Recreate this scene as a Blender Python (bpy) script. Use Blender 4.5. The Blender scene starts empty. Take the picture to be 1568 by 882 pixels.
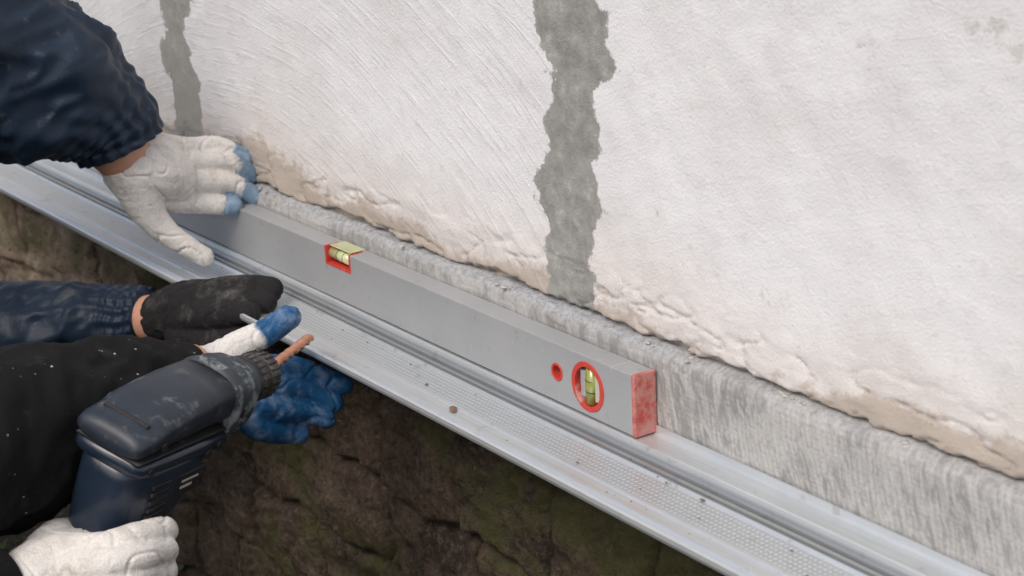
import bpy, bmesh, math, random
from mathutils import Vector, Matrix, noise
random.seed(3)
SC=bpy.context.scene
# world metres: x along the wall, y into the wall, z up; origin = lower front corner of the spirit level's right end
CAM=Vector((1.09038,-.86127,.59749))
XW=Vector((.578,-.230,.783)).normalized(); ZW=Vector((-.0505,.9475,.3158)); ZW=(ZW-XW*ZW.dot(XW)).normalized(); YW=ZW.cross(XW).normalized()
R=Matrix((XW,YW,ZW))
def P(s,rad):
    return [tuple(int(v)/1000 for v in t.split(','))+(r,) for t,r in zip(s.split(),rad)]
K={ # joint positions (mm) and radii (m)
'A_skin':P("-705,-174,198 -714,-109,126",(.034,.031)),
'A_c0':P("-713,-109,121 -713,-88,112 -717,-65,97",(.037,.036,.028)),
'A_c1':P("-714,-95,135 -733,-36,122 -737,1,119 -730,31,101",(.024,.0150,.0115,.0105)),
'A_c2':P("-714,-97,128 -724,-39,110 -723,5,104 -725,34,82",(.024,.0160,.0118,.0110)),
'A_c3':P("-713,-103,118 -716,-48,93 -713,-3,83 -708,27,62",(.024,.0165,.0122,.0113)),
'A_c4':P("-709,-109,113 -714,-71,78 -710,-37,66 -702,-3,58",(.024,.016,.0122,.0112)),
'A_c5':P("-706,-114,112 -702,-104,71 -691,-86,43 -674,-58,17",(.028,.019,.0135,.0113)),
'A_slv':P("-712,-122,146 -715,-131,170 -721,-159,200 -733,-197,229 -753,-245,261 -794,-312,313 -869,-387,402",(.047,.055,.067,.080,.090,.097,.10)),
'B_skin':P("-709,-137,-46 -653,-107,-35",(.026,.026)),
'B_c0':P("-664,-114,-36 -633,-101,-22 -606,-94,-14",(.030,.031,.028)),
'B_c1':P("-645,-106,-20 -599,-84,-2 -570,-63,7 -541,-47,9",(.022,.018,.0150,.0135)),
'B_c2':P("-644,-107,-24 -588,-92,-8 -553,-80,2 -527,-62,2",(.022,.018,.0145,.0125)),
'B_c3':P("-631,-110,-30 -575,-104,-14 -540,-99,-6 -512,-88,0",(.022,.019,.0155,.0125)),
'B_c4':P("-629,-112,-47 -573,-110,-40 -545,-106,-34 -520,-98,-26",(.022,.016,.0135,.0115)),
'B_slv':P("-688,-124,-42 -707,-134,-45 -730,-151,-49 -767,-190,-56 -817,-246,-59 -880,-335,-53 -937,-455,-19",(.034,.037,.038,.043,.048,.056,.066)),
'C_skin':P("-356,-263,7 -362,-213,11",(.03,.028)),
'C_c0':P("-360,-218,12 -368,-189,2 -370,-162,-12",(.026,.025,.021)),
'C_c1':P("-359,-205,17 -357,-176,29 -351,-152,38 -346,-129,49",(.020,.0155,.013,.012)),
'C_c2':P("-367,-174,-6 -382,-124,-12 -379,-92,-26 -368,-66,-42",(.018,.013,.011,.010)),
'C_c3':P("-364,-176,-18 -369,-133,-26 -369,-103,-39 -361,-82,-54",(.018,.0135,.011,.0100)),
'C_c4':P("-362,-178,-27 -358,-144,-42 -360,-116,-54 -355,-96,-65",(.018,.0135,.011,.0100)),
'C_c5':P("-363,-181,-29 -357,-166,-54 -360,-141,-68 -359,-123,-74",(.018,.0135,.011,.0100)),
'C_slv':P("-354,-230,7 -346,-264,11 -326,-324,19 -300,-392,27 -277,-466,36 -251,-569,48 -270,-700,110 -300,-790,190",(.034,.043,.054,.064,.07,.075,.08,.085)),
'D_skin':P("-193,-509,-57 -184,-461,-59",(.03,.03)),
'D_c0':P("-185,-460,-55 -194,-432,-50 -201,-407,-54",(.032,.032,.028)),
'D_c1':P("-196,-429,-38 -161,-407,-27 -155,-379,-25 -169,-348,-33",(.020,.014,.013,.012)),
'D_c2':P("-196,-433,-47 -149,-413,-34 -142,-384,-34 -156,-355,-43",(.022,.015,.013,.012)),
'D_c3':P("-193,-436,-58 -146,-416,-47 -140,-389,-48 -153,-359,-59",(.022,.015,.013,.012)),
'D_c4':P("-191,-438,-66 -143,-419,-59 -136,-393,-63 -149,-363,-75",(.022,.015,.013,.0115)),
'D_c5':P("-201,-439,-44 -217,-420,-36 -235,-396,-45 -231,-376,-52",(.022,.017,.0135,.0125)),
'D_slv':P("-196,-478,-60 -190,-505,-57 -176,-560,-59 -160,-650,-60 -230,-760,30 -300,-830,150",(.042,.05,.06,.068,.075,.085)),
}
# ---------------- helpers
class G:
    def __init__(s,name):
        s.mat=bpy.data.materials.new(name); s.mat.use_nodes=True
        s.t=s.mat.node_tree; s.t.nodes.clear()
        s.o=s.t.nodes.new('ShaderNodeOutputMaterial'); s.b=s.t.nodes.new('ShaderNodeBsdfPrincipled')
        s.t.links.new(s.b.outputs[0],s.o.inputs[0])
        tc=s.t.nodes.new('ShaderNodeTexCoord'); s.obj=tc.outputs['Object']
        sp=s.t.nodes.new('ShaderNodeSeparateXYZ'); s.t.links.new(s.obj,sp.inputs[0]); s.x,s.y,s.z=sp.outputs
    def set(s,sock,v):
        if isinstance(v,bpy.types.NodeSocket): s.t.links.new(v,sock)
        elif isinstance(v,(tuple,list)) and len(v)==3 and sock.type=='RGBA': sock.default_value=(*v,1)
        else: sock.default_value=v
    def m(s,op,a,b=0.0,c=0.0,clamp=False):
        n=s.t.nodes.new('ShaderNodeMath'); n.operation=op; n.use_clamp=clamp
        s.set(n.inputs[0],a); s.set(n.inputs[1],b); s.set(n.inputs[2],c); return n.outputs[0]
    def comb(s,x,y,z):
        n=s.t.nodes.new('ShaderNodeCombineXYZ')
        for i,v in enumerate((x,y,z)): s.set(n.inputs[i],v)
        return n.outputs[0]
    def noise(s,vec,scale,detail=4,rough=.55,dist=0.0,lac=2.0):
        n=s.t.nodes.new('ShaderNodeTexNoise'); s.set(n.inputs['Vector'],vec)
        n.inputs['Scale'].default_value=scale; n.inputs['Detail'].default_value=detail
        n.inputs['Roughness'].default_value=rough; n.inputs['Distortion'].default_value=dist
        return n.outputs['Fac']
    def vor(s,vec,scale,feature='F1',out='Distance'):
        n=s.t.nodes.new('ShaderNodeTexVoronoi'); n.feature=feature; s.set(n.inputs['Vector'],vec); n.inputs['Scale'].default_value=scale
        return n.outputs[out]
    def ss(s,v,a,b):
        n=s.t.nodes.new('ShaderNodeMapRange'); n.interpolation_type='SMOOTHSTEP'
        s.set(n.inputs[0],v); n.inputs[1].default_value=a; n.inputs[2].default_value=b; return n.outputs[0]
    def mix(s,f,a,b):
        n=s.t.nodes.new('ShaderNodeMix'); n.data_type='RGBA'; s.set(n.inputs[0],f); s.set(n.inputs[6],a); s.set(n.inputs[7],b); return n.outputs[2]
    def attr(s,name,o='Fac'):
        n=s.t.nodes.new('ShaderNodeAttribute'); n.attribute_name=name; return n.outputs[o]
    def out(s,col,rough=.6,metal=0.0,bump=None,bs=.5,bd=.002,spec=None,sheen=0,coat=0):
        s.set(s.b.inputs['Base Color'],col); s.set(s.b.inputs['Roughness'],rough); s.set(s.b.inputs['Metallic'],metal)
        if spec is not None: s.set(s.b.inputs['Specular IOR Level'],spec)
        if coat: s.b.inputs['Coat Weight'].default_value=coat; s.b.inputs['Coat Roughness'].default_value=.15
        if bump is not None:
            n=s.t.nodes.new('ShaderNodeBump'); s.set(n.inputs['Height'],bump); n.inputs['Strength'].default_value=bs; n.inputs['Distance'].default_value=bd
            s.t.links.new(n.outputs[0],s.b.inputs['Normal'])
        return s.mat
def obj(name,verts,faces,mat=None,smooth=True,parent=None):
    me=bpy.data.meshes.new(name); me.from_pydata(verts,[],faces); me.update()
    o=bpy.data.objects.new(name,me); SC.collection.objects.link(o)
    if mat: me.materials.append(mat)
    if smooth: me.polygons.foreach_set('use_smooth',[True]*len(me.polygons))
    if parent: o.parent=parent
    return o
def empty(name):
    e=bpy.data.objects.new(name,None); SC.collection.objects.link(e); return e
def mod(o,t,**k):
    m=o.modifiers.new(t,t)
    for a,b in k.items(): setattr(m,a,b)
    return m
def apply(o):
    dg=bpy.context.evaluated_depsgraph_get(); dg.update()
    me=bpy.data.meshes.new_from_object(o.evaluated_get(dg)); o.modifiers.clear(); o.data=me
def box(name,x0,x1,y0,y1,z0,z1,mat,bev=0,parent=None,seg=2):
    v=[(x,y,z) for x in(x0,x1) for y in(y0,y1) for z in(z0,z1)]
    f=[(0,1,3,2),(4,6,7,5),(0,4,5,1),(2,3,7,6),(0,2,6,4),(1,5,7,3)]
    o=obj(name,v,f,mat,False,parent)
    if bev: mod(o,'BEVEL',width=bev,segments=seg)
    return o
def fbm(x,y,z,o=4): return noise.fractal(Vector((x,y,z)),1.0,2.0,o)
def sstep(a,b,x):
    t=max(0,min(1,(x-a)/(b-a))); return t*t*(3-2*t)
def frames(pts):
    T=[]
    for i in range(len(pts)):
        a=pts[max(0,i-1)]; b=pts[min(len(pts)-1,i+1)]; T.append((b-a).normalized())
    u=T[0].orthogonal().normalized(); fr=[]
    for t in T:
        u=(u-t*u.dot(t)).normalized(); fr.append((t,u,t.cross(u)))
    return fr
def catmull(P,n):
    P=[Vector(p) for p in P]; out=[]
    for i in range(len(P)-1):
        p0=P[max(0,i-1)];p1=P[i];p2=P[i+1];p3=P[min(len(P)-1,i+2)]
        for j in range(n):
            t=j/n
            out.append(.5*((2*p1)+(p2-p0)*t+(2*p0-5*p1+4*p2-p3)*t*t+(3*p1-p0-3*p2+p3)*t**3))
    out.append(P[-1].copy()); return out
def tube(name,P,mat,n=8,seg=32,disp=None,parent=None,cap=True):
    Q=catmull([Vector(p[:4]) for p in P],n)
    pts=[Vector(q[:3]) for q in Q]; rs=[q[3] for q in Q]
    fr=frames(pts); V=[];Fc=[]; L=0
    for i,(p,r,(t,u,w)) in enumerate(zip(pts,rs,fr)):
        if i: L+=(pts[i]-pts[i-1]).length
        for k in range(seg):
            a=2*math.pi*k/seg; rr=r+(disp(L,a,p+(u*math.cos(a)+w*math.sin(a))*r) if disp else 0)
            V.append(p+(u*math.cos(a)+w*math.sin(a))*rr)
    for i in range(len(pts)-1):
        for k in range(seg):
            k2=(k+1)%seg; Fc.append((i*seg+k,i*seg+k2,(i+1)*seg+k2,(i+1)*seg+k))
    if cap:
        Fc.append(tuple(range(seg-1,-1,-1))); Fc.append(tuple((len(pts)-1)*seg+k for k in range(seg)))
    return obj(name,V,Fc,mat,True,parent)
def capsules(chains,segs=16,sub=4):
    V=[];Fc=[]
    def sph(p,r):
        b=len(V); st=8
        for i in range(1,st):
            th=math.pi*i/st
            for k in range(segs):
                a=2*math.pi*k/segs; V.append(p+Vector((math.sin(th)*math.cos(a),math.sin(th)*math.sin(a),math.cos(th)))*r)
        top=len(V);V.append(p+Vector((0,0,r)));bot=len(V);V.append(p-Vector((0,0,r)))
        for i in range(st-2):
            for k in range(segs):
                k2=(k+1)%segs; Fc.append((b+i*segs+k,b+(i+1)*segs+k,b+(i+1)*segs+k2,b+i*segs+k2))
        for k in range(segs):
            k2=(k+1)%segs; Fc.append((top,b+k,b+k2)); Fc.append((bot,b+(st-2)*segs+k2,b+(st-2)*segs+k))
    for ch in chains:
        Q=catmull([Vector(c[:4]) for c in ch],sub)
        for q in Q: sph(Vector(q[:3]),q[3])
        for i in range(len(Q)-1):
            p,q=Vector(Q[i][:3]),Vector(Q[i+1][:3]); t=(q-p).normalized(); u=t.orthogonal().normalized(); w=t.cross(u); b=len(V)
            for pp,r in((p,Q[i][3]),(q,Q[i+1][3])):
                for k in range(segs):
                    a=2*math.pi*k/segs; V.append(pp+(u*math.cos(a)+w*math.sin(a))*r)
            for k in range(segs):
                k2=(k+1)%segs; Fc.append((b+k,b+k2,b+segs+k2,b+segs+k))
            Fc.append(tuple(b+k for k in range(segs-1,-1,-1))); Fc.append(tuple(b+segs+k for k in range(segs)))
    return V,Fc
def body(name,chains,mat,parent,vox=.01,it=6):
    V,Fc=capsules(chains); o=obj(name,V,Fc,mat,True,parent)
    mod(o,'REMESH',mode='VOXEL',voxel_size=vox,use_smooth_shade=True); mod(o,'SMOOTH',factor=.5,iterations=it); apply(o)
    o.data.polygons.foreach_set('use_smooth',[True]*len(o.data.polygons)); return o
def glove(name,chains,mat,parent,coat=(),wr=.0007):
    V,Fc=capsules(chains); o=obj(name,V,Fc,mat,True,parent)
    mod(o,'REMESH',mode='VOXEL',voxel_size=.0015,use_smooth_shade=True); mod(o,'SMOOTH',factor=.5,iterations=4)
    apply(o); me=o.data
    me.update()
    at=me.attributes.new('coat','FLOAT','POINT'); vals=[]
    nor=[v.normal.copy() for v in me.vertices]
    for v,nn in zip(me.vertices,nor):
        c=v.co; val=0
        for (p,r) in coat: val=max(val,1-(c-p).length/r)
        vals.append(val)
        f=fbm(c.x*40,c.y*40,c.z*40,2)
        w=abs(fbm(c.x*22+9,c.y*22,c.z*22,2)); w2=abs(fbm(c.x*55+3,c.y*55,c.z*55,2))
        v.co=c+nn*(wr*f-wr*2.8*max(0,.08-w)/.08-wr*1.0*max(0,.08-w2)/.08)
    at.data.foreach_set('value',vals)
    me.polygons.foreach_set('use_smooth',[True]*len(me.polygons))
    return o
# ---------------- materials
def m_wall():
    g=G('plastered_block_wall'); o=g.obj
    n1=g.noise(o,9,2); n2=g.noise(o,65,5,.68); n3=g.noise(o,420,2,.6)
    ar=g.noise(g.attr('arc','Vector'),1.0,4,.65)
    bd=g.attr('bd'); zone=g.attr('low')
    mb=g.ss(g.m('ADD',bd,g.m('MULTIPLY',g.m('SUBTRACT',n2,.5),.036)),-.0022,.0022)
    left=g.m('MULTIPLY_ADD',g.ss(g.x,-.11,-.14),.72,.28)
    white=g.mix(g.ss(n1,.35,.7),(.845,.852,.865),(.775,.778,.785))
    rid=g.m('MULTIPLY',g.ss(ar,.47,.68),left)
    white=g.mix(g.m('MULTIPLY',rid,.09),white,(.60,.59,.58))
    white=g.mix(g.m('MULTIPLY',g.ss(n2,.56,.70),.28),white,(.63,.60,.575))
    white=g.mix(g.m('MULTIPLY',g.ss(n2,.72,.76),.7),white,(.42,.385,.35))
    for (cx,cz,rr) in ((.323,.3725,.012),(.345,.362,.009),(.222,.3514,.007),(.12,.14,.008)):
        dx=g.m('SUBTRACT',g.x,cx); dz=g.m('SUBTRACT',g.z,cz); d=g.m('SQRT',g.m('ADD',g.m('MULTIPLY',g.m('MULTIPLY',dx,dx),.35),g.m('MULTIPLY',dz,dz)))
        white=g.mix(g.m('MULTIPLY',g.ss(g.m('ADD',d,g.m('MULTIPLY',g.m('SUBTRACT',n2,.45),.07)),rr,rr-.008),.45),white,(.48,.45,.40))
    zz=g.m('ADD',zone,g.m('MULTIPLY',g.m('SUBTRACT',n2,.5),-.05))
    col=g.mix(g.m('MULTIPLY',g.ss(zz,.185,.095),.58),white,(.655,.59,.545))
    col=g.mix(g.m('MULTIPLY',g.ss(zz,.106,.088),.8),col,(.45,.38,.315))
    mcol=g.mix(g.ss(n2,.3,.7),(.27,.27,.255),(.40,.40,.38)); mcol=g.mix(g.ss(n1,.45,.7),mcol,(.38,.37,.345))
    mcol=g.mix(g.m('MULTIPLY',g.ss(n2,.60,.70),.45),mcol,(.6,.59,.57))
    col=g.mix(mb,col,mcol)
    inv=g.m('SUBTRACT',1.0,mb)
    h=g.m('ADD',g.m('MULTIPLY',rid,g.m('MULTIPLY',inv,.34)),g.m('ADD',g.m('MULTIPLY',n3,.6),g.m('MULTIPLY',n2,.85)))
    h=g.m('ADD',h,g.m('MULTIPLY',inv,.2))
    return g.out(col,.95,0,h,.5,.0022,spec=.1)
def m_stone():
    g=G('rubble_stone'); o=g.obj
    n=g.noise(o,14,5,.65); n2=g.noise(o,130,5,.75); n3=g.noise(o,4,2); e=g.attr('edge'); c=g.attr('cell')
    a=g.mix(g.ss(n,.3,.7),(.048,.038,.029),(.165,.125,.092)); a=g.mix(g.m('MULTIPLY',c,.6),a,(.13,.085,.062))
    tan=g.mix(g.ss(n,.3,.65),(.28,.205,.15),(.62,.49,.38)); a=g.mix(g.m('MULTIPLY',g.ss(g.x,-.98,-1.12),g.ss(g.z,-.32,-.2)),a,tan)
    a=g.mix(g.m('MULTIPLY',g.ss(n2,.5,.66),.55),a,(.24,.20,.16)); a=g.mix(g.m('MULTIPLY',g.ss(n2,.46,.37),.6),a,(.022,.017,.013))
    moss=g.m('MULTIPLY',g.ss(n3,.45,.58),g.ss(n,.40,.58)); a=g.mix(g.m('MULTIPLY',moss,.7),a,(.078,.088,.026))
    a=g.mix(g.m('MULTIPLY',g.ss(e,.06,.0),.75),a,(.018,.014,.011))
    return g.out(a,.92,0,g.m('ADD',n2,g.m('MULTIPLY',n,1.2)),1.0,.008,spec=.2)
def m_board():
    g=G('weathered_grey_board'); o=g.obj
    st=g.noise(g.comb(g.m('MULTIPLY',g.m('ADD',g.x,g.m('MULTIPLY',g.z,.3)),120.0),g.m('MULTIPLY',g.y,60.0),g.m('MULTIPLY',g.z,45.0)),1.0,3,.65,.6)
    n=g.noise(o,13,4,.6); n2=g.noise(o,240,3,.7)
    wx=g.m('SINE',g.m('ADD',g.m('MULTIPLY',g.m('ADD',g.x,g.m('MULTIPLY',g.z,.18)),1150.0),g.m('MULTIPLY',n,22.0)))
    wz=g.m('SINE',g.m('ADD',g.m('MULTIPLY',g.z,1500.0),g.m('MULTIPLY',n,14.0)))
    wv=g.m('ADD',g.m('MULTIPLY_ADD',wx,.32,.5),g.m('MULTIPLY',wz,.15))
    rt=g.ss(g.x,-.03,.0)
    wm=g.m('MULTIPLY',g.m('MULTIPLY',wv,g.ss(st,.30,.55)),rt)
    a=g.mix(g.ss(st,.34,.66),(.28,.278,.27),(.43,.427,.42)); a=g.mix(g.m('MULTIPLY',g.ss(n,.48,.66),.6),a,(.48,.477,.465)); a=g.mix(g.m('MULTIPLY',g.ss(n,.47,.34),.45),a,(.22,.216,.21))
    a=g.mix(g.m('MULTIPLY',wm,.34),a,(.62,.615,.60)); a=g.mix(g.m('MULTIPLY',g.ss(n2,.5,.38),.3),a,(.2,.2,.195))
    topm=g.m('MULTIPLY',g.ss(g.m('ADD',g.z,g.m('MULTIPLY',n2,.006)),.066,.073),g.m('MULTIPLY_ADD',g.ss(g.x,.08,-.03),.7,.3))
    a=g.mix(topm,a,g.mix(g.ss(n2,.3,.7),(.28,.29,.30),(.45,.46,.47)))
    a=g.mix(g.m('MULTIPLY',g.ss(g.z,.004,-.015),.55),a,(.32,.26,.21))
    h=g.m('ADD',g.m('MULTIPLY',st,.5),g.m('ADD',g.m('MULTIPLY',n2,.5),g.m('MULTIPLY',wm,.35)))
    return g.out(a,.9,0,h,.45,.0018,spec=.2)
def m_galv():
    g=G('galvanised_steel'); o=g.obj
    u=g.m('FRACT',g.m('MULTIPLY',g.x,1/.0050)); v=g.m('FRACT',g.m('MULTIPLY',g.y,1/.0050))
    du=g.m('SUBTRACT',u,.5); dv=g.m('SUBTRACT',v,.5)
    d=g.m('SQRT',g.m('ADD',g.m('MULTIPLY',du,du),g.m('MULTIPLY',dv,dv)))
    zone=g.m('MULTIPLY',g.ss(g.y,-.060,-.056),g.ss(g.y,-.022,-.025))
    dot=g.m('MULTIPLY',g.ss(d,.42,.2),zone)
    n=g.noise(o,25,4,.6); n2=g.noise(g.comb(g.m('MULTIPLY',g.x,5.0),g.m('MULTIPLY',g.y,320.0),g.m('MULTIPLY',g.z,200.0)),1.0,3,.7)
    c=g.mix(n,(.63,.665,.68),(.78,.81,.82)); c=g.mix(g.m('MULTIPLY',g.ss(n2,.35,.65),.25),c,(.45,.48,.50))
    c=g.mix(g.m('MULTIPLY',zone,.32),c,(.36,.39,.41)); c=g.mix(g.m('MULTIPLY',dot,.6),c,(.86,.89,.90)); c=g.mix(g.m('MULTIPLY',g.ss(g.noise(o,60,3),.62,.72),.45),c,(.42,.39,.36))
    gr=g.m('MULTIPLY',g.ss(g.y,-.0215,-.020),g.ss(g.y,-.0060,-.0075)); c=g.mix(g.m('MULTIPLY',gr,.55),c,(.17,.175,.18))
    r=g.m('MULTIPLY_ADD',n2,.25,.24)
    return g.out(c,r,.6,g.m('ADD',g.m('MULTIPLY',dot,.8),g.m('MULTIPLY',n2,.15)),.6,.0012)
def m_alu():
    g=G('worn_aluminium'); o=g.obj
    br=g.noise(g.comb(g.m('MULTIPLY',g.x,4.0),g.m('MULTIPLY',g.y,300.0),g.m('MULTIPLY',g.z,300.0)),1.0,3)
    n=g.noise(o,14,4,.6); n2=g.noise(o,75,5,.75)
    sc=g.ss(g.noise(g.comb(g.m('MULTIPLY',g.x,90.0),0.0,g.m('ADD',g.m('MULTIPLY',g.z,25.0),g.m('MULTIPLY',g.x,30.0))),1.0,3,.7),.65,.70)
    c=g.mix(n,(.37,.385,.395),(.455,.465,.47)); c=g.mix(g.m('MULTIPLY',br,.3),c,(.52,.525,.53)); c=g.mix(g.m('MULTIPLY',g.ss(n2,.60,.67),.45),c,(.25,.25,.25)); c=g.mix(g.m('MULTIPLY',g.ss(n2,.36,.31),.4),c,(.64,.64,.62)); c=g.mix(g.m('MULTIPLY',sc,.4),c,(.70,.70,.70))
    return g.out(c,g.m('MULTIPLY_ADD',n,.2,.38),.30,br,.12,.001)
def plain(name,c,rough=.5,metal=0,ns=80,var=.25,bs=.2,bd=.001,spec=None,coat=0,c2=None,th=(.55,.7)):
    g=G(name); n=g.noise(g.obj,ns,4,.6)
    d=tuple(x*(1-var) for x in c); l=tuple(min(1,x*(1+var)) for x in c)
    a=g.mix(n,d,l)
    if c2: a=g.mix(g.ss(g.noise(g.obj,ns*.6,5,.7),*th),a,c2)
    return g.out(a,rough,metal,n,bs,bd,spec=spec,coat=coat)
def m_glove(name,base,coatc,dirt,wob=.5):
    g=G(name); o=g.obj
    n=g.noise(o,60,4,.6); k=g.vor(o,520); nd=g.noise(o,32,5,.68)
    b=g.mix(n,tuple(x*.9 for x in base),tuple(min(1,x*1.08) for x in base)); b=g.mix(g.m('MULTIPLY',g.ss(nd,.50,.68),.5),b,dirt)
    b=g.mix(g.m('MULTIPLY',g.ss(k,.3,.7),.24),b,tuple(x*.55 for x in base))
    m=g.ss(g.m('ADD',g.attr('coat'),g.m('MULTIPLY',g.m('SUBTRACT',nd,.5),wob*2)),.14,.30)
    cc=g.mix(g.ss(nd,.45,.7),coatc,tuple(min(1,x*1.1+.14) for x in coatc))
    c=g.mix(m,b,cc); r=g.m('MULTIPLY_ADD',m,-.4,.9)
    return g.out(c,r,0,g.m('ADD',g.m('MULTIPLY',k,g.m('MULTIPLY_ADD',m,-.7,1.0)),g.m('MULTIPLY',n,.6)),.32,.0011,spec=.3)
def m_cloth(name,c,speck=0,rough=.6,dust=.35):
    g=G(name); o=g.obj
    n=g.noise(o,22,4,.6); w=g.noise(o,700,1)
    a=g.mix(n,tuple(x*.6 for x in c),tuple(x*1.5 for x in c)); a=g.mix(g.m('MULTIPLY',g.ss(g.noise(o,35,5,.7),.58,.72),dust),a,(.16,.16,.165))
    if speck:
        s=g.ss(g.vor(o,95),.12,.07); s=g.m('MULTIPLY',s,g.ss(g.noise(o,18,2),.50,.55)); a=g.mix(g.m('MULTIPLY',s,.8),a,(.5,.48,.45))
    return g.out(a,rough,0,g.m('ADD',g.m('MULTIPLY',w,.4),n),.5,.002,spec=.25)
MW,MS,MB,MG,MA=m_wall(),m_stone(),m_board(),m_galv(),m_alu()
RED=plain('red_plastic',(.55,.05,.035),.5,ns=60,var=.25,c2=(.5,.3,.27),th=(.58,.7))
REDW=plain('scuffed_red_paint',(.48,.075,.055),.65,ns=150,var=.3,c2=(.52,.24,.21),th=(.36,.60),bs=.5)
VIAL=plain('vial_liquid',(.30,.33,.07),.12,ns=10,var=.1,coat=1)
VIALT=plain('vial_top_liquid',(.62,.67,.36),.2,ns=10,var=.1,coat=1)
PALE=plain('vial_backing',(.50,.50,.42),.5)
BLK=plain('black_rubber',(.018,.018,.02),.6,ns=120,c2=(.06,.06,.06))
NAVY=plain('dark_navy_plastic',(.014,.024,.044),.30,ns=45,var=.35,c2=(.07,.075,.08),th=(.60,.76),bs=.2,coat=.25)
NAVY2=plain('dusty_grey_plastic',(.019,.027,.041),.44,ns=70,var=.4,c2=(.11,.125,.135),th=(.55,.70),bs=.3)
GEAR=plain('scuffed_gear_housing',(.036,.046,.056),.55,ns=90,var=.4,c2=(.22,.25,.25),th=(.50,.62),bs=.4)
STEEL=plain('chuck_steel',(.10,.095,.09),.42,.7,ns=120,var=.4,c2=(.24,.20,.17),th=(.52,.65))
COPPER=plain('copper_coloured_bit',(.58,.29,.19),.4,.5,ns=60)
SKIN=plain('skin',(.58,.31,.21),.5,ns=70,var=.18,bs=.4)
GW=m_glove('white_knit_glove',(.78,.75,.71),(.20,.30,.41),(.46,.41,.35))
GB=m_glove('black_knit_glove',(.018,.017,.018),(.02,.02,.02),(.12,.115,.11))
GBL=m_glove('blue_coated_glove',(.74,.72,.69),(.012,.085,.21),(.42,.40,.38),.25)
JN=m_cloth('navy_jacket_fabric',(.014,.026,.047),rough=.40); JB=m_cloth('black_fleece',(.007,.007,.008),1,.95,.1)
# ---------------- wall
def frange(a,b,s):
    n=max(1,round((b-a)/s)); return [a+(b-a)*i/n for i in range(n)]
YWALL=.036
BANDS=((-.122,.037,0),(-.885,.034,5.0),(.66,.04,9.0),(-1.65,.03,3.0))
def wfn(x,z):
    e=.0765+.006*fbm(x*7,3,0,3)+.006*fbm(x*40,1,0,3)
    y=YWALL-.003*fbm(x*3,0,z*3,2)-.0007*fbm(x*35,5,z*35,3)
    low=sstep(.15,.085,z); y-=low*(.0025*fbm(x*14,7,z*30,4)+.0015)
    cr=abs(fbm(x*9,4,z*26,3)); y+=.003*max(0,.05-cr)/.05*sstep(.13,.10,z)
    y+=.010*sstep(e+.0015,e-.003,z)
    bd=-1
    for xc,w,s in BANDS:
        if abs(x-xc)<.25:
            bu=math.exp(-((z-.293)/.018)**2)*.017 if s==0 else 0
            d=abs(x-xc-bu+.010*fbm(1.5+s,z*5,2,2)); ww=w+bu+.030*fbm(x*9,s+3,z*20,4)*(1 if z>.16 else .6)
            bd=max(bd,ww-d)
    bd=max(bd,-.15)
    if x<-.122: cx,cz,sr,sa=-.78,-.50,170.0,7
    else: cx,cz,sr,sa=.9,-2.2,110.0,12
    dx,dz=x-cx,z-cz; r=math.hypot(dx,dz)+.010*fbm(x*4,2,z*4,2); an=math.atan2(dz,dx)
    lowz=z-.035*fbm(x*5,9,z*5,3)
    return (y,bd,lowz,(r*sr,an*sa,0.0))
def grid(name,xs,zs,fn,mat,attrs=None):
    V=[];At={}
    for z in zs:
        for x in xs:
            r=fn(x,z)
            V.append((x,r[0],z))
            for i,v in enumerate(r[1:]): At.setdefault(i,[]).append(v)
    nx=len(xs); Fc=[(j*nx+i,j*nx+i+1,(j+1)*nx+i+1,(j+1)*nx+i) for j in range(len(zs)-1) for i in range(nx-1)]
    o=obj(name,V,Fc,mat)
    for i,nm in enumerate(attrs or []):
        if isinstance(At[i][0],tuple):
            a=o.data.attributes.new(nm,'FLOAT_VECTOR','POINT'); a.data.foreach_set('vector',[c for t in At[i] for c in t])
        else:
            a=o.data.attributes.new(nm,'FLOAT','POINT'); a.data.foreach_set('value',At[i])
    return o
xs=frange(-7,-1.8,.2)+frange(-1.8,.56,.0035)+frange(.56,3,.1)+[3]
zs=frange(.055,.13,.002)+frange(.13,.44,.0045)+frange(.44,3,.15)+[3]
house=empty('house_wall')
w=grid('plaster_face',xs,zs,wfn,MW,['bd','low','arc']); w.parent=house
# board
sec=[(.060,-.04),(.0245,-.04),(.0232,-.03),(.023,.0),(.0232,.03),(.0235,.055),(.0242,.062),(.0262,.067),(.030,.0705),(.038,.0725),(.065,.0730)]
sec2=[]
for i in range(len(sec)-1):
    n=6 if abs(sec[i][1]-sec[i+1][1])>.02 else 4
    for j in range(n): t=j/n; sec2.append((sec[i][0]*(1-t)+sec[i+1][0]*t,sec[i][1]*(1-t)+sec[i+1][1]*t))
sec2.append(sec[-1]); V=[]
bx=frange(-4,-1.7,.1)+frange(-1.7,.7,.004)+frange(.7,3,.1)+[3]
for x in bx:
    k=.35+.65*sstep(.06,-.02,x)
    for (y,z) in sec2:
        t=1 if z>.06 else 0
        V.append((x,y-.0008*fbm(x*25,y*40,z*40,4)+.001-t*k*.0015*fbm(x*60,3,z*60,3),z+k*(.0025*fbm(x*9,2,y*30,3)+.0022*fbm(x*70,2,y*90,4))*t))
n=len(sec2)
brd=obj('wooden_board',V,[(i*n+j,i*n+j+1,(i+1)*n+j+1,(i+1)*n+j) for i in range(len(bx)-1) for j in range(n-1)],MB)
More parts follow.
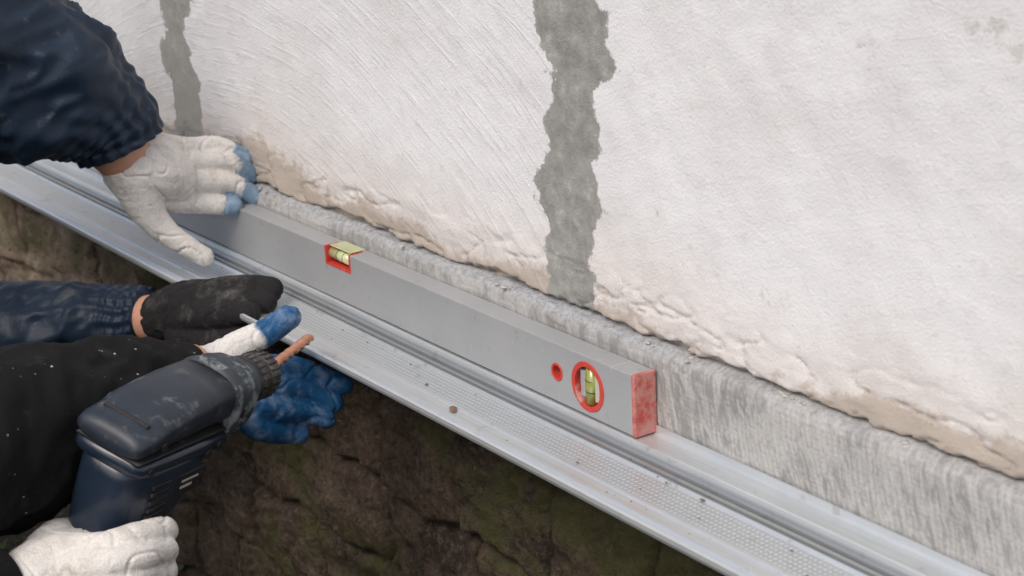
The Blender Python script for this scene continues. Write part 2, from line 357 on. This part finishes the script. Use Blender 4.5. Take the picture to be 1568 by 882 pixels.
# foundation: flat-faced rubble courses with narrow joints
def ffn(x,z):
    wx=x+.030*noise.noise(Vector((x*6,0,z*6)))+.010*noise.noise(Vector((x*22,0,z*22)))
    wz=z+.022*noise.noise(Vector((x*7,4,z*7)))+.008*noise.noise(Vector((x*24,4,z*24)))
    row=math.floor(wz/.105); fz=wz/.105-row; wd=.17+.06*noise.noise(Vector((row*3.7,1.3,0)))
    q=wx/wd+row*.43+.15*noise.noise(Vector((wx*2,row*5.1,0))); colm=math.floor(q); fx=q-colm
    e=min(min(fx,1-fx)*wd,min(fz,1-fz)*.105)/.10
    c=noise.cell(Vector((colm*1.7+.3,row*2.3+.3,.5)))
    hh=noise.cell(Vector((colm*2.9+.3,row*1.1+.3,7.5)))
    h=sstep(0,.10,e)*(.008+.010*hh)
    y=.040-h-.012*fbm(x*9,0,z*9,5)-.006*fbm(x*38,2,z*38,4)-.006*abs(fbm(x*22,8,z*22,3))
    return (y,e,c*.5+.5)
xs=frange(-7,-2.2,.3)+frange(-2.2,.6,.0045)+frange(.6,3,.2)+[3]
zs=[-1.2,-1,-.8]+frange(-.62,-.02,.0045)+[-.02]
fd=grid('stone_foundation',xs,zs,ffn,MS,['edge','cell'])
# ground
g=G('soil'); n=g.noise(g.obj,9,6,.7); n2=g.noise(g.obj,60,5,.7)
a=g.mix(n,(.02,.016,.012),(.075,.058,.04)); a=g.mix(g.ss(n2,.55,.7),a,(.12,.10,.075)); MSO=g.out(a,.95,0,g.m('ADD',n,n2),1,.03)
gx=[-60,-20,-6]+frange(-3.5,3,.06)+[3,6,20,60]; gy=[-60,-20,-6]+frange(-3,.3,.06)+[.3,6,20,60]
V=[(x,y,-.565+(.025*fbm(x*5,y*5,0,4) if abs(x)<4 and abs(y)<4 else 0)) for y in gy for x in gx]; nx=len(gx)
obj('ground',V,[(j*nx+i,j*nx+i+1,(j+1)*nx+i+1,(j+1)*nx+i) for j in range(len(gy)-1) for i in range(nx-1)],MSO)
LEAF=plain('low_weeds_green',(.05,.085,.025),.6,ns=30,var=.5,c2=(.25,.2,.12),th=(.6,.7)); V=[];Fc=[]
for i in range(2600):
    x=random.uniform(-2.2,.3); y=-abs(random.gauss(0,.14))+.03; z=-.56+random.uniform(-.005,.02)
    if fbm(x*4,y*4,2,2)<-.05: continue
    a=random.uniform(0,6.28); l=random.uniform(.008,.03); wd=l*random.uniform(.2,.5); up=random.uniform(0,1.2)*l
    d=Vector((math.cos(a),math.sin(a),0)); s=Vector((-d.y,d.x,0))*wd; b=Vector((x,y,z)); k=len(V)
    V+= [b,b+d*l*.5+s+Vector((0,0,up*.7)),b+d*l+Vector((0,0,up)),b+d*l*.5-s+Vector((0,0,up*.7))]; Fc.append((k,k+1,k+2,k+3))
obj('low_weeds',V,Fc,LEAF,False)
# ---------------- metal profile
sec=[(-.0975,-.0035),(-.0995,-.0025),(-.1003,.000),(-.0998,.0028),(-.0982,.0034),(-.0965,.0018),(-.0945,-.0015),(-.0900,-.0045),(-.0840,-.0065),(-.0815,-.0045),(-.078,-.0048),(-.0755,-.0080),(-.070,-.0088),(-.0625,-.0092),(-.0610,-.0080),(-.0585,-.0082),(-.0570,-.0100),(-.045,-.0105),(-.0225,-.0108),(-.0210,-.0085),(-.0195,-.0088),(-.0187,-.0125),(-.0165,-.0125),(-.0157,-.0085),(-.0135,-.0080),(-.0127,-.0120),(-.0105,-.0120),(-.0097,-.0060),(-.0080,-.0050),(-.0070,-.0052),(-.0062,-.0030),(-.0050,.0002),(-.0035,.0008),(-.0010,-.0008),(.018,-.0018),(.0215,-.0010),(.0222,.006)]
px=[-2.6+i*.05 for i in range(73)]; V=[(x,y,z+.0006*math.sin(x*7+y*30)) for x in px for (y,z) in sec]; n=len(sec)
prof=obj('metal_starter_profile',V,[(i*n+j,i*n+j+1,(i+1)*n+j+1,(i+1)*n+j) for i in range(len(px)-1) for j in range(n-1)],MG,False)
mod(prof,'SOLIDIFY',thickness=.0007,offset=-1)
def crumbs(name,pts,mat):
    V=[];Fc=[]
    for (x,y,z,s) in pts:
        bm=bmesh.new(); bmesh.ops.create_icosphere(bm,subdivisions=2,radius=s); b=len(V); q=Vector((random.uniform(.6,2.2),random.uniform(.6,1.4),random.uniform(.35,.7)))
        for v in bm.verts:
            c=v.co*(1+.7*noise.noise(v.co/s*1.6+Vector((x*90,y*90,0)))); V.append((x+c.x*q.x,y+c.y*q.y,z+c.z*q.z))
        bm.verts.index_update()
        for f in bm.faces: Fc.append(tuple(b+v.index for v in f.verts))
        bm.free()
    return obj(name,V,Fc,mat)
cp=[(-.172,-.066,-.0068,.0026),(-.168,-.069,-.0068,.0018),(-.60,-.012,-.012,.002)]
for i in range(70): cp.append((random.uniform(-.9,.4),random.choice((-.07,-.05,-.03,-.02,-.012))+random.uniform(-.004,.004),-.0088,random.uniform(.0004,.0012)))
crumbs('soil_crumbs',cp,plain('brown_crumb',(.20,.13,.08),.9))
cp=[]
for i in range(240): 
    x=random.uniform(-1.3,.42)
    if fbm(x*11,0,5,2)<.05: continue
    cp.append((x,random.uniform(.026,.036),.0715,random.choice((.0004,.0007,.0010,.0018))))
crumbs('plaster_crumbs',cp,plain('plaster_crumb',(.50,.47,.43),.9,ns=60,var=.3))
# ---------------- spirit level
lev=empty('spirit_level'); LX0=-.95
lb=box('aluminium_body',LX0,-.0035,0,.0222,0.0010,.055,MA,.0008)
def cutter(o,c):
    m=mod(o,'BOOLEAN',object=c,operation='DIFFERENCE'); m.solver='EXACT'; apply(o); bpy.data.objects.remove(c)
def cyl(name,c,axis,r,h,mat,seg=32,parent=None,r2=None):
    bm=bmesh.new(); bmesh.ops.create_cone(bm,cap_ends=True,segments=seg,radius1=r,radius2=r if r2 is None else r2,depth=h)
    q=Vector((0,0,1)).rotation_difference(Vector(axis)).to_matrix().to_4x4(); bm.transform(Matrix.Translation(Vector(c))@q)
    me=bpy.data.meshes.new(name); bm.to_mesh(me); bm.free(); o=bpy.data.objects.new(name,me); SC.collection.objects.link(o)
    if mat: me.materials.append(mat)
    for p in me.polygons: p.use_smooth=len(p.vertices)==4
    if parent: o.parent=parent
    return o
apply(lb)
cutter(lb,cyl('c',(-.0624,0,.0277),(0,1,0),.0205,.026,None,48))
cutter(lb,cyl('c',(-.1057,0,.029),(0,1,0),.0068,.026,None,32))
cutter(lb,box('c',-.503,-.455,-.002,.0175,.037,.06,None))
lb.parent=lev
def ring(name,c,ro,ri,y0,y1,mat,parent,seg=48):
    V=[];pr=[(ri,y1),(ri,y0),(ri+.0006,y0-.0004),(ro-.0006,y0-.0004),(ro,y0),(ro,y1)]
    for k in range(seg):
        a=2*math.pi*k/seg
        for r,y in pr: V.append((c[0]+r*math.cos(a),y,c[2]+r*math.sin(a)))
    m=len(pr); return obj(name,V,[(k*m+j,k*m+j+1,((k+1)%seg)*m+j+1,((k+1)%seg)*m+j) for k in range(seg) for j in range(m-1)],mat,False,parent)
ring('plumb_ring',(-.0624,0,.0277),.0222,.0175,-.0006,.012,RED,lev)
cyl('plumb_backing',(-.0624,.0125,.0277),(0,1,0),.0202,.001,PALE,parent=lev)
cyl('plumb_vial',(-.0624,.0055,.0277),(.06,0,1),.0062,.032,VIAL,parent=lev)
box('plumb_holder',-.0755,-.0690,.002,.011,.0155,.0400,MA,.001,lev); box('plumb_holder_b',-.0558,-.0500,.002,.011,.0150,.0405,PALE,.001,lev)
for dz in(-.005,.005): cyl('vial_line',(-.0624,.0055,.0277+dz),(.06,0,1),.0064,.0006,BLK,parent=lev)
ring('hang_hole_ring',(-.1057,0,.029),.0082,.0060,-.0005,.010,RED,lev,32)
cyl('hang_hole_back',(-.1057,.011,.029),(0,1,0),.0065,.001,PALE,parent=lev)
for nm,b in {'window_bottom':(-.5045,-.4535,-.0006,.016,.0355,.0378),'window_left':(-.5045,-.5018,-.0006,.016,.038,.0553),'window_right':(-.4562,-.4535,-.0006,.016,.038,.0553)}.items():
    box(nm,*b,RED,.0003,lev)
box('window_back',-.5017,-.4563,.0150,.0170,.038,.0545,PALE,0,lev)
box('window_top_plate',-.4995,-.4585,.0035,.0215,.0551,.0562,VIALT,.0004,lev)
cyl('level_vial',(-.479,.0075,.0465),(1,0,0),.0060,.043,VIALT,parent=lev)
for dx in(-.006,.006): cyl('level_vial_line',(-.479+dx,.0075,.0465),(1,0,0),.0062,.0006,BLK,parent=lev)
box('end_cap',-.0034,.0012,-.0004,.0226,.0007,.0553,REDW,.0008,lev)
box('end_cap_rear',LX0-.004,LX0,-.0004,.0226,.0007,.0553,REDW,.0008,lev)
# ---------------- people
def folds(amp,freq,seed,cuff=.0,cuffamp=.003):
    def f(L,a,p):
        q=Vector((p.x*freq,p.y*freq,p.z*freq+seed)); n=noise.noise(q); m=noise.noise(q*2.3)
        r=1-abs(noise.noise(Vector((L*18+a*.8,math.cos(a)*1.3,math.sin(a)*1.3+seed))))*2
        r2=1-abs(noise.noise(Vector((L*45+a*1.5,math.cos(a)*2.5,math.sin(a)*2.5+seed+4))))*2
        s=sstep(cuff*.8,cuff+.05,L) if cuff else 1
        c=cuffamp*(.8*math.sin(L*420+2*noise.noise(Vector((a*1.5,L*30,seed))))+1.2*math.sin(a*17+seed+3*noise.noise(p*30)))*.6 if cuff else 0
        return s*(amp*(n*1.1+m*.5+r*.9+r2*.45))+(1-s)*(c-.001)
    return f
def V3(t): return Vector(t[:3])
def person(par,chest,hip,head,facing,arms,jacket,tr):
    """torso, legs and head of the crouching worker that the sleeves belong to"""
    c,h,hd=map(Vector,(chest,hip,head)); f=Vector(facing).normalized(); side=f.cross(Vector((0,0,1))).normalized()
    ch=[[(*(h),.15),(*((c+h)/2),.155),(*c,.165),(*(c+(hd-c)*.45),.09)],[(*(c+side*.13+(hd-c)*.2),.085),(*(c-side*.13+(hd-c)*.2),.085)]]
    for a in arms: ch.append([(*(c+side*.15*a[1]+(hd-c)*.2),.085),(*a[0][:3],a[0][3]*.97)])
    body('jacket_torso',ch,jacket,par,.012)
    lg=[]
    for s in(-1,1):
        lg.append([(*(h+side*.09*s),.105),(*(h+side*.16*s+f*.36+Vector((0,0,.02))),.075),(*(h+side*.15*s+f*.08+Vector((0,0,-.30))),.055),(h.x+side.x*.15*s+f.x*.02,h.y+side.y*.15*s+f.y*.02,-.50,.045)])
    body('trousers',lg,tr,par,.012)
    sh=[[(h.x+side.x*.15*s+f.x*a,h.y+side.y*.15*s+f.y*a,-.52,.042) for a in(0,.10,.19)] for s in(-1,1)]
    body('boots',sh,BLK,par,.01,3)
    up=Vector((0,0,1))
    body('head',[[(*(hd-up*.12),.055),(*(hd-up*.04),.06)],[(*(hd+up*.03),.078),(*(hd+up*.03-f*.02),.078)],[(*(hd-up*.02+f*.02),.066),(*(hd-up*.055+f*.04),.042)],[(*(hd+up*.005+f*.085),.010),(*(hd-up*.022+f*.099),.013)],[(*(hd+side*.075),.018),(*(hd+side*.077-up*.02),.014)],[(*(hd-side*.075),.018),(*(hd-side*.077-up*.02),.014)]],SKIN,par,.005,3)
    body('knit_cap',[[(*(hd+up*.058-f*.012),.083),(*(hd+up*.066-f*.02),.078)]],JN,par,.006,2)
    for s in(-1,1): cyl('eye',hd+side*.032*s+f*.078+up*.012,f,.009,.008,BLK,12,par)
    cyl('mouth',hd-up*.05+f*.079,side,.005,.045,plain('lips',(.4,.15,.12),.5),12,par)
wa=empty('worker')
tube('bare_wrist',K['A_skin'],SKIN,parent=wa)
tips=[(V3(K['A_c%d'%i][-1]),.032) for i in(1,2,3)]+[(V3(K['A_c4'][-1]),.020)]
glove('work_glove_white',[K['A_c%d'%i] for i in range(6)],GW,wa,tips)
tube('jacket_sleeve',K['A_slv'],JN,n=30,seg=110,disp=folds(.011,16,1,.040,.003),parent=wa)
tube('bare_wrist_low',K['B_skin'],SKIN,parent=wa)
glove('work_glove_black',[K['B_c%d'%i] for i in range(5)],GB,wa)
tube('jacket_sleeve_low',K['B_slv'],JN,n=26,seg=80,disp=folds(.006,22,4,.035,.0025),parent=wa)
person(wa,(-1.02,-.66,.22),(-1.12,-.86,-.12),(-1.02,-.56,.56),(.45,1,0),[(K['A_slv'][-1],1),(K['B_slv'][-1],1)],JN,JB)
wb=empty('worker.001')
tube('bare_wrist',K['C_skin'],SKIN,parent=wb)
tips=[(V3(K['C_c1'][-1]),.045)]+[(V3(p),.05) for i in(2,3,4,5) for p in K['C_c%d'%i]]
glove('work_glove_blue',[K['C_c%d'%i] for i in range(6)],GBL,wb,tips)
tube('fleece_sleeve',K['C_slv'],JB,n=24,seg=80,disp=folds(.007,14,7),parent=wb)
tube('bare_wrist_grip',K['D_skin'],SKIN,parent=wb)
glove('work_glove_grip',[K['D_c%d'%i] for i in range(6)],GW,wb)
tube('fleece_sleeve_grip',K['D_slv'],JB,n=16,seg=64,disp=folds(.004,14,9),parent=wb)
person(wb,(-.42,-1.0,.20),(-.50,-1.2,-.14),(-.42,-.92,.56),(.25,1,0),[(K['C_slv'][-1],1),(K['D_slv'][-1],1)],JB,JN)
# ---------------- drill
dr=empty('power_drill')
R0=Vector((-.175,-.378,.059)); T0=Vector((-.286,-.184,.028)); AX=(T0-R0).normalized(); H=Vector((-.028,-.025,-.100)); H=(H-AX*H.dot(AX)).normalized(); S=-(AX.cross(H)).normalized()
if S.x<0: S=-S
SA=(T0-R0).length/.256
def D(a,h,s): return R0+AX*a*SA+H*h+S*s
def loft(name,secs,mat,axis,parent,seg=48,ex=3.2):
    V=[]
    for s in secs:
        c=(s[1]+s[2])/2; r=(s[2]-s[1])/2
        for k in range(seg):
            t=2*math.pi*k/seg; cx=math.copysign(abs(math.cos(t))**(2/ex),math.cos(t))*r+c; sx=math.copysign(abs(math.sin(t))**(2/ex),math.sin(t))*s[3]
            V.append(D(cx,s[0],sx) if axis=='h' else D(s[0],cx,sx))
    Fc=[(i*seg+k,i*seg+(k+1)%seg,(i+1)*seg+(k+1)%seg,(i+1)*seg+k) for i in range(len(secs)-1) for k in range(seg)]
    Fc+= [tuple(range(seg-1,-1,-1)),tuple((len(secs)-1)*seg+k for k in range(seg))]
    o=obj(name,V,Fc,mat,True,parent); bm=bmesh.new(); bm.from_mesh(o.data); bmesh.ops.recalc_face_normals(bm,faces=bm.faces); bm.to_mesh(o.data); bm.free()
    return o
loft('top_shell',[(-.006,-.000,.010,.026),(-.003,-.006,.0135,.0315),(.006,-.010,.014,.033),(.025,-.013,.014,.0332),(.035,-.019,.014,.0335),(.07,-.024,.014,.0335),(.10,-.027,.014,.033),(.137,-.028,.014,.032)],NAVY2,'a',dr,ex=2.7)
loft('shell_seam',[(.0,.0130,.0165,.0315),(.137,.0130,.0165,.0315)],BLK,'a',dr)
loft('motor_housing',[(.000,.0155,.028,.028),(.006,.0155,.030,.0335),(.05,.0155,.032,.035),(.10,.0155,.034,.035),(.137,.0155,.036,.034)],NAVY,'a',dr)
loft('gearbox',[(.138,-.031,.038,.0335),(.144,-.032,.040,.035),(.150,-.031,.039,.034),(.152,-.029,.036,.032),(.162,-.0285,.035,.0315),(.164,-.030,.037,.033),(.168,-.030,.037,.033),(.170,-.028,.034,.031),(.178,-.027,.033,.030),(.180,-.028,.033,.031),(.192,-.023,.027,.026),(.199,-.022,.023,.023)],GEAR,'a',dr,ex=2.5)
loft('grip_housing',[(.025,.002,.132,.0335),(.040,.002,.132,.035),(.058,.003,.126,.035),(.072,.004,.112,.034),(.088,.005,.090,.031),(.105,.006,.068,.026),(.12,.008,.057,.022),(.2,.014,.056,.019),(.21,.016,.054,.016)],NAVY,'h',dr)
def cap(a0,a1,r0,r1,mat,name): 
    return cyl(name,D((a0+a1)/2,0,0),AX,r0,(a1-a0)*SA,mat,40,dr,r1)
cap(.196,.207,.0225,.0225,BLK,'collar'); cap(.206,.222,.0200,.0215,STEEL,'chuck_sleeve'); cap(.2215,.224,.0185,.0185,BLK,'chuck_gap'); cap(.2235,.242,.0212,.0200,STEEL,'chuck_ring'); cap(.242,.257,.0185,.009,STEEL,'chuck_nose')
for k in range(22):
    a=2*math.pi*k/22; c=D(.233,math.cos(a)*.0206,math.sin(a)*.0206); cyl('chuck_knurl',c,AX,.0013,.013,BLK,8,dr)
    c=D(.214,math.cos(a)*.0204,math.sin(a)*.0204); cyl('sleeve_knurl',c,AX,.0012,.011,BLK,8,dr)
B1=Vector((-.324,-.118,.034)); b0=D(.25,0,0); bd=(B1-b0); bl=bd.length; bd.normalize(); u=bd.orthogonal().normalized(); w_=bd.cross(u); V=[];sg=16;nn=90
for i in range(nn+1):
    t=i/nn; tw=t*26 if t>.25 else .25*26
    for k in range(sg):
        a=2*math.pi*k/sg; r=.0050*(1-.28*abs(math.cos(a))**2 if t>.25 else .85)*(1 if t<.93 else (1-t)/.07+.02)
        V.append(b0+bd*bl*t+(u*math.cos(a+tw)+w_*math.sin(a+tw))*r)
obj('drill_bit',V,[(i*sg+k,i*sg+(k+1)%sg,(i+1)*sg+(k+1)%sg,(i+1)*sg+k) for i in range(nn) for k in range(sg)],COPPER,True,dr)
def dbox(name,a0,a1,h0,h1,s0,s1,mat,bev=.001):
    v=[D(a,h,s) for a in(a0,a1) for h in(h0,h1) for s in(s0,s1)]
    f=[(0,1,3,2),(4,6,7,5),(0,4,5,1),(2,3,7,6),(0,2,6,4),(1,5,7,3)]
    o=obj(name,v,f,mat,False,dr); mod(o,'BEVEL',width=bev,segments=2); return o
for i in range(5): dbox('vent_%d'%i,.030,.056,.040+i*.007,.0435+i*.007,.03,.0357,BLK,.0006)
dbox('label',.068,.112,.040,.060,.03,.0357,BLK); dbox('label_text_strip',.074,.100,.0455,.0475,.033,.0361,PALE,.0002); dbox('label_text_strip_b',.074,.092,.051,.0535,.033,.0361,PALE,.0002); dbox('trigger',.055,.075,.11,.14,-.010,.010,BLK,.003)
dbox('rear_clip_slot',.014,.019,-.0126,-.007,-.022,.022,BLK,.0008)
for a,h,s in((.018,.023,.0345),(.125,.026,.0348),(.108,.030,.0353),(.03,.004,.0335),(.155,.004,.0325)): cyl('housing_screw',D(a,h,s),S,.0038,.002,BLK,16,dr)
tube('power_cord',[(*D(.035,.205,0),.004),(*D(.02,.26,0),.004),(*(D(-.1,.40,-.1)),.004),(-.35,-.75,-.545,.004),(-.8,-1.5,-.55,.004)],BLK,parent=dr,n=12,seg=12)
# ---------------- light, world, camera
w=bpy.data.worlds.new("World"); SC.world=w; w.use_nodes=True; t=w.node_tree
sky=t.nodes.new('ShaderNodeTexSky'); sky.sky_type='NISHITA'; sky.sun_disc=False; sky.air_density=1.0; sky.dust_density=4; sky.ozone_density=.5
bg=t.nodes['Background']; t.links.new(sky.outputs[0],bg.inputs[0]); bg.inputs[1].default_value=.15
sd=Vector((.40,-1.0,1.25)).normalized()
sky.sun_elevation=math.asin(sd.z); sky.sun_rotation=math.atan2(sd.x,sd.y)
L=bpy.data.lights.new('sun','SUN'); L.energy=1.1; L.angle=math.radians(30); L.color=(1,.97,.93); lo=bpy.data.objects.new('sun',L); SC.collection.objects.link(lo)
lo.rotation_euler=sd.to_track_quat('Z','Y').to_euler()
cd=bpy.data.cameras.new('camera'); cam=bpy.data.objects.new('camera',cd); SC.collection.objects.link(cam); SC.camera=cam
cam.matrix_world=Matrix.Translation(CAM)@R.to_4x4(); cd.sensor_width=36; cd.lens=64.3; cd.clip_start=.05; cd.clip_end=500
cd.dof.use_dof=True; cd.dof.focus_distance=1.65; cd.dof.aperture_fstop=11
SC.view_settings.view_transform='Standard'; SC.view_settings.look='None'; SC.view_settings.exposure=0
